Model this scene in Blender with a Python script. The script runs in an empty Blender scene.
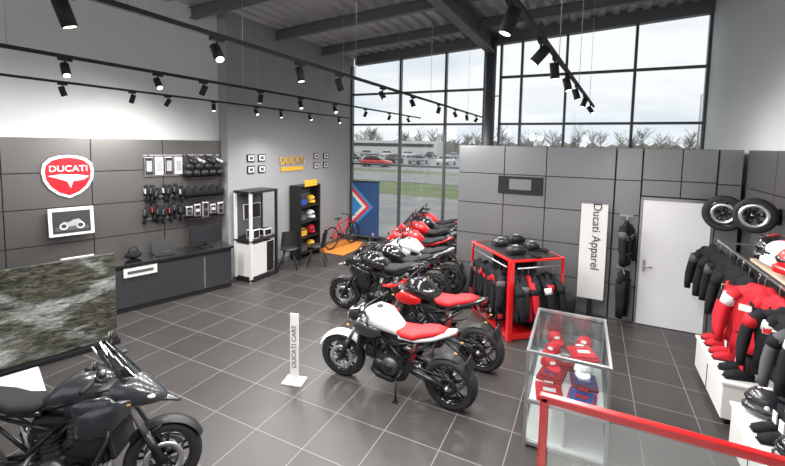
import bpy,bmesh,math,random
from mathutils import Vector,Matrix,Euler
random.seed(3)
COL=bpy.context.scene.collection
R_=math.radians
# ---------------------------------------------------------------- materials
def mat(name,col,rough=.5,metal=0.0,emit=0.0,var=.12,scale=18,bump=0.0,coat=0.0,spec=.5):
    m=bpy.data.materials.new(name);m.use_nodes=True
    nt=m.node_tree;b=nt.nodes['Principled BSDF']
    tc=nt.nodes.new('ShaderNodeTexCoord');n=nt.nodes.new('ShaderNodeTexNoise')
    n.inputs['Scale'].default_value=scale;n.inputs['Detail'].default_value=3
    nt.links.new(tc.outputs['Object'],n.inputs['Vector'])
    mx=nt.nodes.new('ShaderNodeMix');mx.data_type='RGBA'
    c=list(col)+[1]
    mx.inputs[6].default_value=[x*(1-var) for x in col]+[1]
    mx.inputs[7].default_value=[min(1,x*(1+var)) for x in col]+[1]
    nt.links.new(n.outputs['Fac'],mx.inputs[0]);nt.links.new(mx.outputs[2],b.inputs['Base Color'])
    b.inputs['Roughness'].default_value=rough;b.inputs['Metallic'].default_value=metal
    b.inputs['Coat Weight'].default_value=coat
    b.inputs['Specular IOR Level'].default_value=spec
    if emit:
        b.inputs['Emission Color'].default_value=c;b.inputs['Emission Strength'].default_value=emit
    if bump:
        bp=nt.nodes.new('ShaderNodeBump');bp.inputs['Strength'].default_value=bump;bp.inputs['Distance'].default_value=.01
        nt.links.new(n.outputs['Fac'],bp.inputs['Height']);nt.links.new(bp.outputs[0],b.inputs['Normal'])
    return m
def glassmat(name,tint=(1,1,1),fac=.08,rough=.02):
    m=bpy.data.materials.new(name);m.use_nodes=True;nt=m.node_tree;nt.nodes.clear()
    o=nt.nodes.new('ShaderNodeOutputMaterial');mx=nt.nodes.new('ShaderNodeMixShader')
    t=nt.nodes.new('ShaderNodeBsdfTransparent');g=nt.nodes.new('ShaderNodeBsdfGlossy')
    t.inputs[0].default_value=list(tint)+[1];g.inputs['Roughness'].default_value=rough
    mx.inputs[0].default_value=fac
    nt.links.new(t.outputs[0],mx.inputs[1]);nt.links.new(g.outputs[0],mx.inputs[2]);nt.links.new(mx.outputs[0],o.inputs[0])
    return m
BLACK=mat('black_plastic',(.010,.010,.011),.42,spec=.35)
MATTE=mat('matte_black',(.014,.014,.016),.75,spec=.25)
RUB=mat('tyre_rubber',(.014,.014,.015),.7,bump=.2,scale=60,spec=.25)
DKM=mat('dark_metal',(.035,.035,.04),.35,.8)
STEEL=mat('brushed_steel',(.55,.55,.57),.3,.9)
ENG=mat('engine_alloy',(.09,.09,.095),.4,.8)
RED=mat('red_paint',(.58,.006,.008),.28,coat=.4,var=.05)
REDM=mat('red_leather',(.58,.010,.014),.55,var=.08,spec=.3)
WHITE=mat('white_paint',(.82,.82,.82),.25,coat=.5,var=.03)
GREYP=mat('grey_paint',(.30,.31,.33),.3,coat=.5,var=.05)
DKP=mat('dark_grey_paint',(.022,.024,.028),.25,coat=.5)
BLK=mat('gloss_black_paint',(.007,.007,.008),.15,coat=.6)
LENS=mat('lamp_lens',(.8,.85,.9),.08,.2)
REDL=mat('tail_light_lens',(.5,.0,.01),.15)
GOLD=mat('gold_fork',(.55,.36,.1),.3,.8)
FAB=mat('black_fabric',(.010,.010,.012),.85,bump=.4,scale=90,spec=.15)
FABG=mat('grey_fabric',(.075,.075,.082),.85,bump=.4,scale=90,spec=.15)
FABR=mat('red_fabric',(.48,.008,.016),.7,bump=.3,scale=90,spec=.25)
FABW=mat('white_fabric',(.72,.72,.72),.7,bump=.3,scale=90,spec=.2)
BLUE=mat('blue_fabric',(.015,.06,.3),.7,spec=.2)
ORANGE=mat('orange_carpet',(.75,.22,.02),.9,bump=.5,scale=80)
YEL=mat('yellow_sign',(.8,.42,.02),.4)
INDI=mat('indicator_lens',(.45,.2,.03),.3)
WOOD=mat('pale_wood',(.55,.42,.3),.5,scale=9)
LAM=mat('white_laminate',(.72,.71,.69),.35,var=.03)
DOORM=mat('door_white',(.78,.78,.80),.5,var=.02,scale=2)
SKIRT=mat('skirting_grey',(.12,.12,.12),.5)
BULB=mat('lamp_glow',(1,.86,.66),.5,emit=6)
SCREEN=mat('screen_dark',(.012,.013,.016),.35,var=.3)
WSCR=glassmat('windscreen_smoke',(.35,.36,.38),.18)
GLASS=glassmat('window_glass',(.97,.98,.98),.05)
CASEG=glassmat('case_glass',(.92,.95,.95),.13)
FRAME=mat('window_frame_grey',(.09,.095,.1),.4,.4)
WALLW=mat('wall_paint_light',(.66,.68,.68),.8,var=.02,scale=2)
WALLG=mat('wall_paint_grey',(.29,.295,.305),.85,var=.03,scale=2)
BEAM=mat('beam_steel',(.12,.125,.135),.5,.3)
DECK=mat('deck_steel',(.48,.50,.52),.45,.4)
CLAD=mat('cladding_metal',(.115,.110,.107),.36,.6,var=.1,scale=1.2)
CLAD2=mat('cladding_metal_light',(.245,.25,.26),.36,.6,var=.1,scale=1.2)
JOINT=mat('joint_dark',(.02,.02,.02),.8)
def floor_mat():
    m=bpy.data.materials.new('floor_tiles');m.use_nodes=True;nt=m.node_tree;b=nt.nodes['Principled BSDF']
    tc=nt.nodes.new('ShaderNodeTexCoord');br=nt.nodes.new('ShaderNodeTexBrick')
    br.offset=0;br.squash=1
    for k,v in (('Scale',1),('Mortar Size',.0042),('Mortar Smooth',.1),('Brick Width',.6),('Row Height',.6),('Bias',0)): br.inputs[k].default_value=v
    br.inputs['Color1'].default_value=(.032,.029,.0275,1);br.inputs['Color2'].default_value=(.042,.038,.036,1)
    br.inputs['Mortar'].default_value=(.18,.17,.165,1)
    nt.links.new(tc.outputs['Object'],br.inputs['Vector'])
    n=nt.nodes.new('ShaderNodeTexNoise');n.inputs['Scale'].default_value=3;n.inputs['Detail'].default_value=6
    nt.links.new(tc.outputs['Object'],n.inputs['Vector'])
    nt.links.new(br.outputs['Color'],b.inputs['Base Color'])
    mr=nt.nodes.new('ShaderNodeMapRange');mr.inputs['To Min'].default_value=.30;mr.inputs['To Max'].default_value=.46
    nt.links.new(n.outputs['Fac'],mr.inputs['Value']);nt.links.new(mr.outputs[0],b.inputs['Roughness'])
    b.inputs['Specular IOR Level'].default_value=.32
    bp=nt.nodes.new('ShaderNodeBump');bp.inputs['Strength'].default_value=.4;bp.inputs['Distance'].default_value=.003;bp.invert=True
    nt.links.new(br.outputs['Fac'],bp.inputs['Height']);nt.links.new(bp.outputs[0],b.inputs['Normal'])
    return m
FLOOR=floor_mat()
def poster_mat():
    m=bpy.data.materials.new('rock_glacier_print');m.use_nodes=True;nt=m.node_tree;b=nt.nodes['Principled BSDF']
    L=nt.links.new
    tc=nt.nodes.new('ShaderNodeTexCoord');mp=nt.nodes.new('ShaderNodeMapping');mp.inputs['Rotation'].default_value=(0,R_(38),0)
    mp.inputs['Scale'].default_value=(.7,1,2.4);L(tc.outputs['Object'],mp.inputs[0])
    n=nt.nodes.new('ShaderNodeTexNoise');n.inputs['Scale'].default_value=1.6;n.inputs['Detail'].default_value=5;n.inputs['Distortion'].default_value=.5;L(mp.outputs[0],n.inputs['Vector'])
    mp2=nt.nodes.new('ShaderNodeMapping');mp2.inputs['Rotation'].default_value=(0,R_(48),0);mp2.inputs['Scale'].default_value=(2.2,1,9);L(tc.outputs['Object'],mp2.inputs[0])
    f=nt.nodes.new('ShaderNodeTexNoise');f.inputs['Scale'].default_value=3.0;f.inputs['Detail'].default_value=12;f.inputs['Roughness'].default_value=.8;f.inputs['Distortion'].default_value=.9;L(mp2.outputs[0],f.inputs['Vector'])
    r1=nt.nodes.new('ShaderNodeValToRGB');e=r1.color_ramp.elements;e[0].position=.44;e[0].color=(.008,.010,.007,1);e[1].position=.68;e[1].color=(.20,.195,.14,1);L(f.outputs['Fac'],r1.inputs[0])
    r2=nt.nodes.new('ShaderNodeValToRGB');e=r2.color_ramp.elements;e[0].position=.40;e[0].color=(.03,.04,.035,1);e[1].position=.62;e[1].color=(.58,.61,.58,1);L(f.outputs['Fac'],r2.inputs[0])
    k=nt.nodes.new('ShaderNodeValToRGB');e=k.color_ramp.elements;e[0].position=.50;e[0].color=(0,0,0,1);e[1].position=.62;e[1].color=(1,1,1,1);L(n.outputs['Fac'],k.inputs[0])
    mx=nt.nodes.new('ShaderNodeMix');mx.data_type='RGBA';L(k.outputs[0],mx.inputs[0]);L(r1.outputs[0],mx.inputs[6]);L(r2.outputs[0],mx.inputs[7])
    L(mx.outputs[2],b.inputs['Base Color']);b.inputs['Roughness'].default_value=.35
    return m
POSTER=poster_mat()
def ground_mat(name,c1,c2,sc):
    m=bpy.data.materials.new(name);m.use_nodes=True;nt=m.node_tree;b=nt.nodes['Principled BSDF']
    tc=nt.nodes.new('ShaderNodeTexCoord');n=nt.nodes.new('ShaderNodeTexNoise');n.inputs['Scale'].default_value=sc;n.inputs['Detail'].default_value=6
    r=nt.nodes.new('ShaderNodeValToRGB');r.color_ramp.elements[0].position=.35;r.color_ramp.elements[1].position=.65
    r.color_ramp.elements[0].color=list(c1)+[1];r.color_ramp.elements[1].color=list(c2)+[1]
    nt.links.new(tc.outputs['Object'],n.inputs['Vector']);nt.links.new(n.outputs['Fac'],r.inputs[0]);nt.links.new(r.outputs[0],b.inputs['Base Color'])
    b.inputs['Roughness'].default_value=.9
    return m
GRASS=ground_mat('grass',(.14,.19,.07),(.21,.25,.12),.6)
ASPH=ground_mat('asphalt',(.27,.27,.27),(.36,.36,.35),.8)
LEAF=ground_mat('bare_twigs',(.17,.15,.12),(.27,.25,.19),3)
BARK=mat('bark',(.14,.11,.09),.9)
# ---------------------------------------------------------------- mesh builder
class MB:
    def __init__(s): s.bm=bmesh.new();s.mats=[];s.T=Matrix()
    def mi(s,m):
        if m not in s.mats:s.mats.append(m)
        return s.mats.index(m)
    def add(s,vs,fs,m,smooth=True):
        k=s.mi(m);V=[s.bm.verts.new(s.T@Vector(v)) for v in vs]
        for f in fs:
            try:
                F=s.bm.faces.new([V[i] for i in f]);F.material_index=k;F.smooth=smooth
            except ValueError: pass
    def box(s,c,sz,m,rot=(0,0,0),bev=0.0):
        M=s.T@Matrix.Translation(c)@Euler(rot).to_matrix().to_4x4()@Matrix.Diagonal((sz[0],sz[1],sz[2],1))
        r=bmesh.ops.create_cube(s.bm,size=1,matrix=M);k=s.mi(m)
        fs=set();es=set()
        for v in r['verts']:
            for f in v.link_faces: fs.add(f)
            for e in v.link_edges: es.add(e)
        for f in fs: f.material_index=k
        if bev:
            bmesh.ops.bevel(s.bm,geom=list(es),offset=bev,segments=2,affect='EDGES',profile=.6,clamp_overlap=True)
    def loft(s,rings,m,cap=True,smooth=True,closed=True):
        n=len(rings[0]);vs=[p for r in rings for p in r];fs=[]
        for i in range(len(rings)-1):
            for j in range(n if closed else n-1):
                a=i*n+j;b=i*n+(j+1)%n;fs.append((a,b,b+n,a+n))
        if cap and closed: fs.append(tuple(range(n-1,-1,-1)));fs.append(tuple(range((len(rings)-1)*n,len(rings)*n)))
        s.add(vs,fs,m,smooth)
    def tube(s,pts,r,m,seg=8,cap=True,flat=1.0):
        P=[Vector(p) for p in pts];rr=r if isinstance(r,(list,tuple)) else [r]*len(P);rings=[];u=None
        for i,p in enumerate(P):
            d=(P[min(i+1,len(P)-1)]-P[max(i-1,0)]).normalized()
            if u is None:
                a=Vector((0,0,1)) if abs(d.z)<.9 else Vector((1,0,0));u=d.cross(a).normalized()
            else: u=(u-d*u.dot(d)).normalized()
            w=d.cross(u)
            rings.append([p+(u*math.cos(t)+w*math.sin(t)*flat)*rr[i] for t in [2*math.pi*k/seg for k in range(seg)]])
        s.loft(rings,m,cap)
    def cyl(s,a,b,r,m,r2=None,seg=14): s.tube([a,b],[r,r if r2 is None else r2],m,seg)
    def ell(s,c,rad,m,rot=(0,0,0),seg=14,rg=8,zmin=-1,zmax=1):
        E=Euler(rot).to_matrix();rings=[]
        a0=math.asin(max(-1,zmin+1e-4));a1=math.asin(min(1,zmax-1e-4))
        for i in range(rg+1):
            a=a0+(a1-a0)*i/rg
            rings.append([Vector(c)+E@Vector((rad[0]*math.cos(a)*math.cos(t),rad[1]*math.cos(a)*math.sin(t),rad[2]*math.sin(a))) for t in [2*math.pi*k/seg for k in range(seg)]])
        s.loft(rings,m)
    def rev(s,prof,c,m,seg=30,a0=0,a1=2*math.pi,closedprof=False):
        full=abs(a1-a0-2*math.pi)<1e-4;N=seg if full else seg+1;vs=[];fs=[];k=len(prof)
        for i in range(N):
            a=a0+(a1-a0)*i/seg
            for r,y in prof: vs.append((c[0]+r*math.cos(a),c[1]+y,c[2]+r*math.sin(a)))
        for i in range(N if full else N-1):
            for j in range(k if closedprof else k-1):
                p=i*k+j;q=i*k+(j+1)%k;p2=((i+1)%N)*k+j;q2=((i+1)%N)*k+(j+1)%k;fs.append((p,q,q2,p2))
        s.add(vs,fs,m)
    def body(s,secs,m,n=16,e=.8):
        rings=[]
        for q in secs:
            x,z,w,h=q[:4];y0=q[4] if len(q)>4 else 0
            ring=[]
            for k in range(n):
                t=2*math.pi*k/n;c,si=math.cos(t),math.sin(t)
                ring.append((x,y0+w*math.copysign(abs(c)**e,c),z+h*math.copysign(abs(si)**e,si)))
            rings.append(ring)
        s.loft(rings,m)
    def prism(s,pts,d,m,smooth=False):
        n=len(pts);d=Vector(d);vs=[Vector(p) for p in pts]+[Vector(p)+d for p in pts]
        fs=[tuple(range(n)),tuple(range(2*n-1,n-1,-1))]+[(i,(i+1)%n,(i+1)%n+n,i+n) for i in range(n)]
        s.add(vs,fs,m,smooth)
    def fin(s,name,M=None,parent=None):
        bmesh.ops.recalc_face_normals(s.bm,faces=s.bm.faces[:])
        me=bpy.data.meshes.new(name);s.bm.to_mesh(me);s.bm.free()
        for m in s.mats: me.materials.append(m)
        o=bpy.data.objects.new(name,me);COL.objects.link(o)
        if parent: o.parent=parent
        o.matrix_world=M if M else Matrix()
        return o
def TR(x,y,z=0,rz=0,rx=0,ry=0):
    return Matrix.Translation((x,y,z))@Matrix.Rotation(R_(rz),4,'Z')@Matrix.Rotation(R_(ry),4,'Y')@Matrix.Rotation(R_(rx),4,'X')
def text(parent,body,size,M,m,ext=.004,name='lettering'):
    t=bpy.data.curves.new(name,'FONT');t.body=body;t.size=size;t.extrude=ext;t.align_x='CENTER';t.align_y='CENTER';t.materials.append(m)
    o=bpy.data.objects.new(name,t);COL.objects.link(o);o.parent=parent
    o.matrix_parent_inverse=parent.matrix_world.inverted();o.matrix_world=M
    return o
# ---------------------------------------------------------------- room shell
def ceilz(x): return 5.40+.058*(x+6.6)
b=MB();b.box((-4,3.5,-.05),(15,15.4,.1),FLOOR);b.fin('floor')
b=MB();x=-11.4;prof=[]
while x<2.5:
    for dx,dz in ((0,0),(.11,0),(.15,.06),(.26,.06)): prof.append((x+dx,ceilz(x+dx)+dz+.26))
    x+=.3
r0=[(p[0],-4.2,p[1]) for p in prof];r1=[(p[0],11.25,p[1]) for p in prof]
b.loft([r0,r1],DECK,cap=False,smooth=False,closed=False);b.fin('ceiling')
def ibeam(b,p,q,h,w,m):
    p=Vector(p);q=Vector(q);d=q-p;L=d.length;c=(p+q)/2
    rz=math.atan2(d.y,d.x);ry=-math.asin(d.z/L)
    old=b.T;b.T=old@Matrix.Translation(c)@Matrix.Rotation(rz,4,'Z')@Matrix.Rotation(ry,4,'Y')
    b.box((0,0,0),(L,.02,h),m);b.box((0,0,h/2),(L,w,.025),m);b.box((0,0,-h/2),(L,w,.025),m);b.T=old
b=MB()
for y in (-2.5,-.4,1.6,3.6,5.6,7.6,9.4):
    xl=-6.9 if y>6 else -7.2
    ibeam(b,(xl,y,ceilz(xl)+.12),(2.2,y,ceilz(2.2)+.12),.2,.12,BEAM)
ibeam(b,(-2.45,-4,ceilz(-2.45)-.05),(-2.45,10.9,ceilz(-2.45)-.05),.42,.22,BEAM)
b.fin('roof_beams')
b=MB();b.box((0,11.0,0),(9.0,.22,.42),BEAM,rot=(0,-math.atan(.058),0));b.fin('trim_1',TR(-2.2,0,ceilz(-2.2)+.2))
P0=(-7.1,6.15);ML=TR(P0[0],P0[1],0,72.5)
b=MB();b.box((-5.3,.1,3),(10.9,.2,6),WALLW);b.fin('wall_left',ML)
b=MB();b.box((-7.05,8.62,3),(.4,5.0,6),WALLG);b.fin('wall_grey')
b=MB();b.box((2.3,3.6,3.1),(.2,15.2,6.4),WALLW);b.fin('wall_right')
b=MB()
b.box((-4,-4.1,.45),(13,.2,.9),WALLW);b.box((-4,-4.1,5.5),(13,.2,1.1),WALLW)
for x in (-10,-7,-4,-1,2): b.box((x,-4.1,2.9),(.25,.2,4.2),WALLW)
b.fin('wall_back')
def window(name,xs,hz,x0,x1,y=11.0):
    b=MB();z0=lambda x:ceilz(x)
    for x in xs: b.box((x,y,z0(x)/2),(.06,.12,z0(x)),FRAME)
    for z in hz: b.box(((x0+x1)/2,y,z),(x1-x0,.1,.06),FRAME)
    b.box(((x0+x1)/2,y,.06),(x1-x0,.14,.12),FRAME)
    b.prism([(x0,y,0),(x1,y,0),(x1,y,z0(x1)),(x0,y,z0(x0))],(0,.012,0),GLASS)
    return b.fin(name)
window('window_1',(-6.82,-5.15,-3.75,-2.66),(2.35,3.57,4.5),-6.85,-2.6)
window('window_2',(-2.24,-1.71,-.65,.81,2.17),(2.4,3.57,4.79),-2.27,2.2)
b=MB();b.cyl((0,0,0),(0,0,ceilz(-2.45)+.1),.14,BEAM,seg=20);b.box((0,0,.02),(.4,.4,.04),BEAM);b.fin('steel_column',TR(-2.45,10.72))
def cladding(b,x0,x1,z1,pw,rows,m,th=.04,xs=None):
    if xs is None:
        n=max(1,round((x1-x0)/pw));xs=[x0+(x1-x0)*i/n for i in range(n+1)]
    zs=[0]+rows+[z1];g=.006
    b.box(((x0+x1)/2,.03,z1/2),(x1-x0,.03,z1-.01),JOINT)
    for i in range(len(xs)-1):
        for j in range(len(zs)-1):
            b.box(((xs[i]+xs[i+1])/2,0,(zs[j]+zs[j+1])/2),(xs[i+1]-xs[i]-2*g,th,zs[j+1]-zs[j]-2*g),m,bev=.003)
b=MB();b.T=Matrix.Translation((0,-.05,0));cladding(b,-9,-.02,3.0,1.12,[.65,1.25,1.85,2.43],CLAD);b.fin('wall_panelling_left',ML)
b=MB();b.box((-.15,9.45,1.48),(4.45,2.8,2.96),MATTE);b.fin('wall_partition')
RW=[.62,1.24,1.86,2.45]
b=MB();cladding(b,-2.4,.39,3.0,1,RW,CLAD2,xs=[-2.4,-1.49,-.73,.39]);b.fin('wall_panelling_back',TR(0,7.98))
b=MB();cladding(b,.40,.78,3.0,1,RW,CLAD2,xs=[.40,.78]);b.fin('wall_panelling_door_left',TR(0,7.93))
b=MB();cladding(b,1.80,2.1,3.0,1,RW,CLAD2,xs=[1.80,2.1]);b.fin('wall_panelling_door_right',TR(0,7.93))
b=MB();cladding(b,.79,1.79,.80,1,[.27],CLAD2,xs=[.79,1.33,1.79]);b.fin('wall_panelling_over_door',TR(0,7.93,2.2))
b=MB();b.box((0,0,1.075),(.93,.05,2.13),DOORM,bev=.004)
b.box((0,.0,2.165),(.99,.07,.04),STEEL);b.box((-.485,.0,1.08),(.03,.07,2.16),STEEL);b.box((.485,.0,1.08),(.03,.07,2.16),STEEL)
b.cyl((-.40,-.02,1.02),(-.40,-.09,1.02),.012,STEEL);b.cyl((-.40,-.085,1.02),(-.28,-.085,1.02),.01,STEEL);b.box((-.40,-.03,1.02),(.04,.01,.2),STEEL)
b.fin('door_1',TR(1.29,7.93))
b=MB();cladding(b,-7.85,3.9,3.0,1.1,[.65,1.25,1.85,2.43],CLAD);b.fin('wall_panelling_right',TR(2.15,.0,0,-90))
b=MB();b.box((-6.83,8.6,.05),(.02,4.8,.1),SKIRT);b.fin('baseboard_grey')
b=MB();b.box((.95,-.9,.67),(2.5,6.1,.16),LAM,bev=.01);b.box((-.2,1.9,.30),(.12,.12,.60),BEAM);b.box((1.9,1.9,.30),(.12,.12,.60),BEAM);b.fin('mezzanine_floor')
b=MB()
b.box((.98,0,.98),(2.3,.04,.038),RED,bev=.006);b.box((.98,0,.07),(2.3,.045,.05),RED,bev=.006)
for x in (-.145,1.0,2.08): b.box((x,0,.5),(.04,.04,.98),RED,bev=.006)
b.box((.98,0,.52),(2.2,.012,.86),CASEG)
b.fin('red_glass_railing',TR(0,2.05,.785))
# ---------------------------------------------------------------- track lights
LAMPS=[];SPOT=160
def track(name,p,q,ys,z=3.7):
    b=MB();p=Vector((p[0],p[1],z));q=Vector((q[0],q[1],z));d=q-p
    c=(p+q)/2;L=d.length;ang=math.atan2(d.y,d.x)
    b.T=Matrix.Translation(c)@Matrix.Rotation(ang,4,'Z');b.box((0,0,0),(L,.03,.03),MATTE);b.T=Matrix()
    for i in range(4):
        k=p+d*((i+.4)/4);b.cyl((k.x,k.y,z),(k.x,k.y,ceilz(k.x)+.27),.003,STEEL,seg=5)
    for i,y in enumerate(ys):
        t=(y-p.y)/d.y;k=p+d*t
        tilt=R_(random.uniform(10,42));az=random.choice([0,180,200,-20,90])+random.uniform(-20,20)
        b.box((k.x,k.y,z-.025),(.035,.10,.025),MATTE);b.cyl((k.x,k.y,z-.03),(k.x,k.y,z-.07),.008,MATTE,seg=6)
        dr=Vector((math.sin(tilt)*math.cos(R_(az)),math.sin(tilt)*math.sin(R_(az)),-math.cos(tilt)))
        o=Vector((k.x,k.y,z-.115));b.cyl(o-dr*.06,o+dr*.06,.034,MATTE,seg=16)
        b.cyl(o+dr*.0605,o+dr*.062,.026,BULB,seg=16)
        ld=bpy.data.lights.new('spot_bulb','SPOT');ld.energy=SPOT;ld.color=(1,.97,.945);ld.spot_size=R_(160);ld.spot_blend=1;ld.shadow_soft_size=.14
        lo=bpy.data.objects.new('spot_bulb',ld);COL.objects.link(lo);lo.matrix_world=Matrix.Translation(o+dr*.21)@dr.to_track_quat('-Z','Y').to_matrix().to_4x4()
        LAMPS.append(lo)
    ob=b.fin(name)
    for lo in LAMPS:
        M=lo.matrix_world.copy();lo.parent=ob;lo.matrix_world=M
    LAMPS.clear()
track('track_light_rail',(-2.25,.4),(-2.5,10.2),(1.08,1.97,2.86,3.5,4.5,5.5,6.7,7.75,8.65,9.5))
track('track_light_rail.001',(-4.11,.6),(-4.18,10.2),(1.95,2.79,3.35,4.27,5.14,6.1,7.2,8.3,9.4))
track('track_light_rail.002',(-6.0,.9),(-6.2,9.8),(1.9,2.82,3.7,4.26,5.15,6.2,6.95,8.0,9.3))
track('track_light_rail.003',(-.42,1.3),(0.0,7.9),(2.0,2.8,3.4,4.2,5.0,6.0,7.2))
# ---------------------------------------------------------------- motorcycle
def wheel(b,cx,cz,R,w,rim,side2=True):
    b.rev([(R-.085,w*.40),(R-.05,w*.5),(R-.018,w*.40),(R-.003,w*.18),(R,0),(R-.003,-w*.18),(R-.018,-w*.40),(R-.05,-w*.5),(R-.085,-w*.40)],(cx,0,cz),RUB,36)
    b.rev([(R-.08,w*.42),(R-.095,w*.42),(R-.105,w*.2),(R-.105,-w*.2),(R-.095,-w*.42),(R-.08,-w*.42)],(cx,0,cz),rim,36,closedprof=True)
    b.cyl((cx,-.07,cz),(cx,.07,cz),.035,rim,seg=16)
    for i in range(5):
        a=2*math.pi*i/5+.3
        for da in (-.16,.16):
            p=(cx+.03*math.cos(a),0,cz+.03*math.sin(a));q=(cx+(R-.095)*math.cos(a+da),0,cz+(R-.095)*math.sin(a+da))
            b.tube([p,q],[.016,.011],rim,6)
    for y in ((.075,-.075) if side2 else (-.075,)):
        b.rev([(.155,y-.003),(.155,y+.003),(.11,y+.003),(.11,y-.003)],(cx,0,cz),STEEL,30,closedprof=True)
        for i in range(6):
            a=i*math.pi/3;b.tube([(cx+.03*math.cos(a),y,cz+.03*math.sin(a)),(cx+.115*math.cos(a+.2),y,cz+.115*math.sin(a+.2))],.006,DKM,5)
def moto(name,front,rear,style='naked',body=WHITE,tail=None,seat=REDM,frame=DKM,rim=BLK,acc=RED,lean=-6,steer=0,fork=DKM):
    tail=tail or body;b=MB();F=.72
    adv=style=='adv';mot=style=='motard';spt=style=='sport'
    up=.07 if (adv or mot) else 0
    wheel(b,-F,.315,.315,.18,rim,side2=False)
    b.rev([(.10,.085),(.10,.095),(.05,.095),(.05,.085)],(-F,0,.315),DKM,24,closedprof=True)
    b.tube([(-F,.09,.415),(-.22,.09,.44)],.009,DKM,5);b.tube([(-F,.09,.215),(-.22,.09,.36)],.009,DKM,5)
    old=b.T;b.T=Matrix.Translation((.43,0,0))@Matrix.Rotation(R_(steer),4,'Z')@Matrix.Translation((-.43,0,0))
    wheel(b,F,.30,.30,.12,rim)
    tz=.93+up;tx=.40-up*.3
    for y in (-.1,.1):
        b.cyl((F,y,.30),(F-.13,y,.30+.27),.03,fork,r2=.032);b.cyl((F-.13,y,.57),(tx,y,tz),.024,fork if fork!=DKM else STEEL)
        b.box((F-.05,y*.9,.36),(.05,.03,.11),DKM,rot=(0,R_(-25),0),bev=.008)
    b.cyl((F,-.12,.30),(F,.12,.30),.014,STEEL)
    b.box((tx+.05,0,tz-.14),(.07,.27,.03),DKM,rot=(0,R_(25),0),bev=.008);b.box((tx,0,tz),(.09,.27,.03),DKM,rot=(0,R_(25),0),bev=.01)
    r=.325
    b.rev([(r-.015,-.075),(r+.004,-.05),(r+.012,0),(r+.004,.05),(r-.015,.075)],(F,0,.30),body if style!='adv' else BLACK,14,R_(25),R_(140))
    b.tube([(F-.12,.085,.55),(F-.02,.075,.60)],.01,BLACK,5);b.tube([(F-.12,-.085,.55),(F-.02,-.075,.60)],.01,BLACK,5)
    hz=tz+(.12 if adv or mot else .07);hx=tx-.1
    if spt: hz=tz-.03
    b.tube([(hx-.07,.40,hz),(hx-.03,.26,hz+.01),(tx,.08,tz+.03),(tx,-.08,tz+.03),(hx-.03,-.26,hz+.01),(hx-.07,-.40,hz)],.012,DKM,8)
    for sgn in (-1,1):
        b.cyl((hx-.035,sgn*.27,hz),(hx-.075,sgn*.41,hz),.018,RUB)
        b.tube([(hx-.01,sgn*.24,hz),(hx+.05,sgn*.30,hz-.01),(hx+.02,sgn*.41,hz-.01)],.006,DKM,5)
        b.ell((hx+.02,sgn*.22,hz+.03),(.03,.025,.022),BLACK,seg=8,rg=5)
        b.tube([(hx-.02,sgn*.24,hz+.01),(hx+.01,sgn*.29,hz+.10),(hx+.0,sgn*.34,hz+.15)],.006,BLACK,6)
        b.ell((hx-.0,sgn*.37,hz+.165),(.018,.065,.036),BLACK,rot=(R_(8*sgn),0,0),seg=12,rg=6)
        b.ell((hx-.016,sgn*.37,hz+.165),(.006,.055,.028),STEEL,rot=(R_(8*sgn),0,0),seg=12,rg=6)
        if adv or mot:
            b.tube([(hx-.04,sgn*.43,hz),(hx+.07,sgn*.42,hz+.0),(hx+.11,sgn*.30,hz+.01)],[.025,.05,.03],BLACK,8,flat=.35)
    b.T=old
    b.box((tx+.08,0,tz+.08),(.03,.15,.09),BLACK,rot=(0,R_(-50),0),bev=.01)
    b.box((tx+.068,0,tz+.087),(.012,.12,.065),SCREEN,rot=(0,R_(-50),0))
    if style=='naked':
        b.body([(tx+.22,tz-.10,.035,.04),(tx+.20,tz-.09,.075,.075),(tx+.13,tz-.06,.095,.095),(tx+.05,tz-.03,.07,.07)],BLACK)
        b.body([(tx+.232,tz-.10,.03,.03),(tx+.215,tz-.095,.062,.062),(tx+.19,tz-.09,.07,.07)],LENS)
        b.body([(tx+.19,tz-.0,.045,.012),(tx+.10,tz+.045,.085,.014),(tx+.04,tz+.06,.07,.012)],body)
    elif mot:
        b.body([(tx+.42,tz-.12,.02,.012),(tx+.30,tz-.09,.06,.02),(tx+.18,tz-.05,.09,.045),(tx+.05,tz-.0,.10,.05)],acc)
        b.body([(tx+.235,tz-.08,.04,.05),(tx+.20,tz-.08,.085,.085),(tx+.1,tz-.05,.1,.1)],BLACK)
        b.body([(tx+.25,tz-.11,.03,.02),(tx+.225,tz-.11,.06,.03)],LENS)
    else:
        b.body([(tx+.38,tz-.16,.03,.02),(tx+.30,tz-.13,.10,.06),(tx+.18,tz-.08,.16,.12),(tx+.04,tz-.04,.18,.13),(tx-.08,tz-.08,.17,.12)],body)
        for sgn in (-1,1): b.ell((tx+.27,sgn*.075,tz-.10),(.05,.045,.022),LENS,rot=(0,R_(25),R_(sgn*25)),seg=10,rg=6)
        if adv:
            b.body([(tx+.48,tz-.20,.015,.012),(tx+.38,tz-.17,.045,.02),(tx+.25,tz-.15,.07,.03)],acc)
        rings=[];H=.34 if adv else .17
        for i in range(6):
            t=i/5;w=.15*(1-.45*t*t);xx=tx+.20-.30*t*(1 if adv else 1.1);zz=tz+.0+H*t
            rings.append([(xx-.08*(abs(k)/4)**2,w*k/4,zz) for k in range(-4,5)])
        b.loft(rings,WSCR,closed=False)
        b.tube([(tx+.12,.13,tz+.0),(tx-.08,.10,tz+H*.75)],.006,BLACK,5);b.tube([(tx+.12,-.13,tz+.0),(tx-.08,-.10,tz+H*.75)],.006,BLACK,5)
    u=up
    b.body([(.40,.86+u,.07,.05),(.35,.90+u,.14,.09),(.22,.93+u,.19,.125),(.06,.91+u,.185,.12),(-.06,.85+u,.13,.09),(-.16,.80+u,.09,.05)],body if not mot else BLK)
    b.ell((.17,0,1.052+u),(.045,.045,.012),DKM,seg=16,rg=4)
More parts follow.
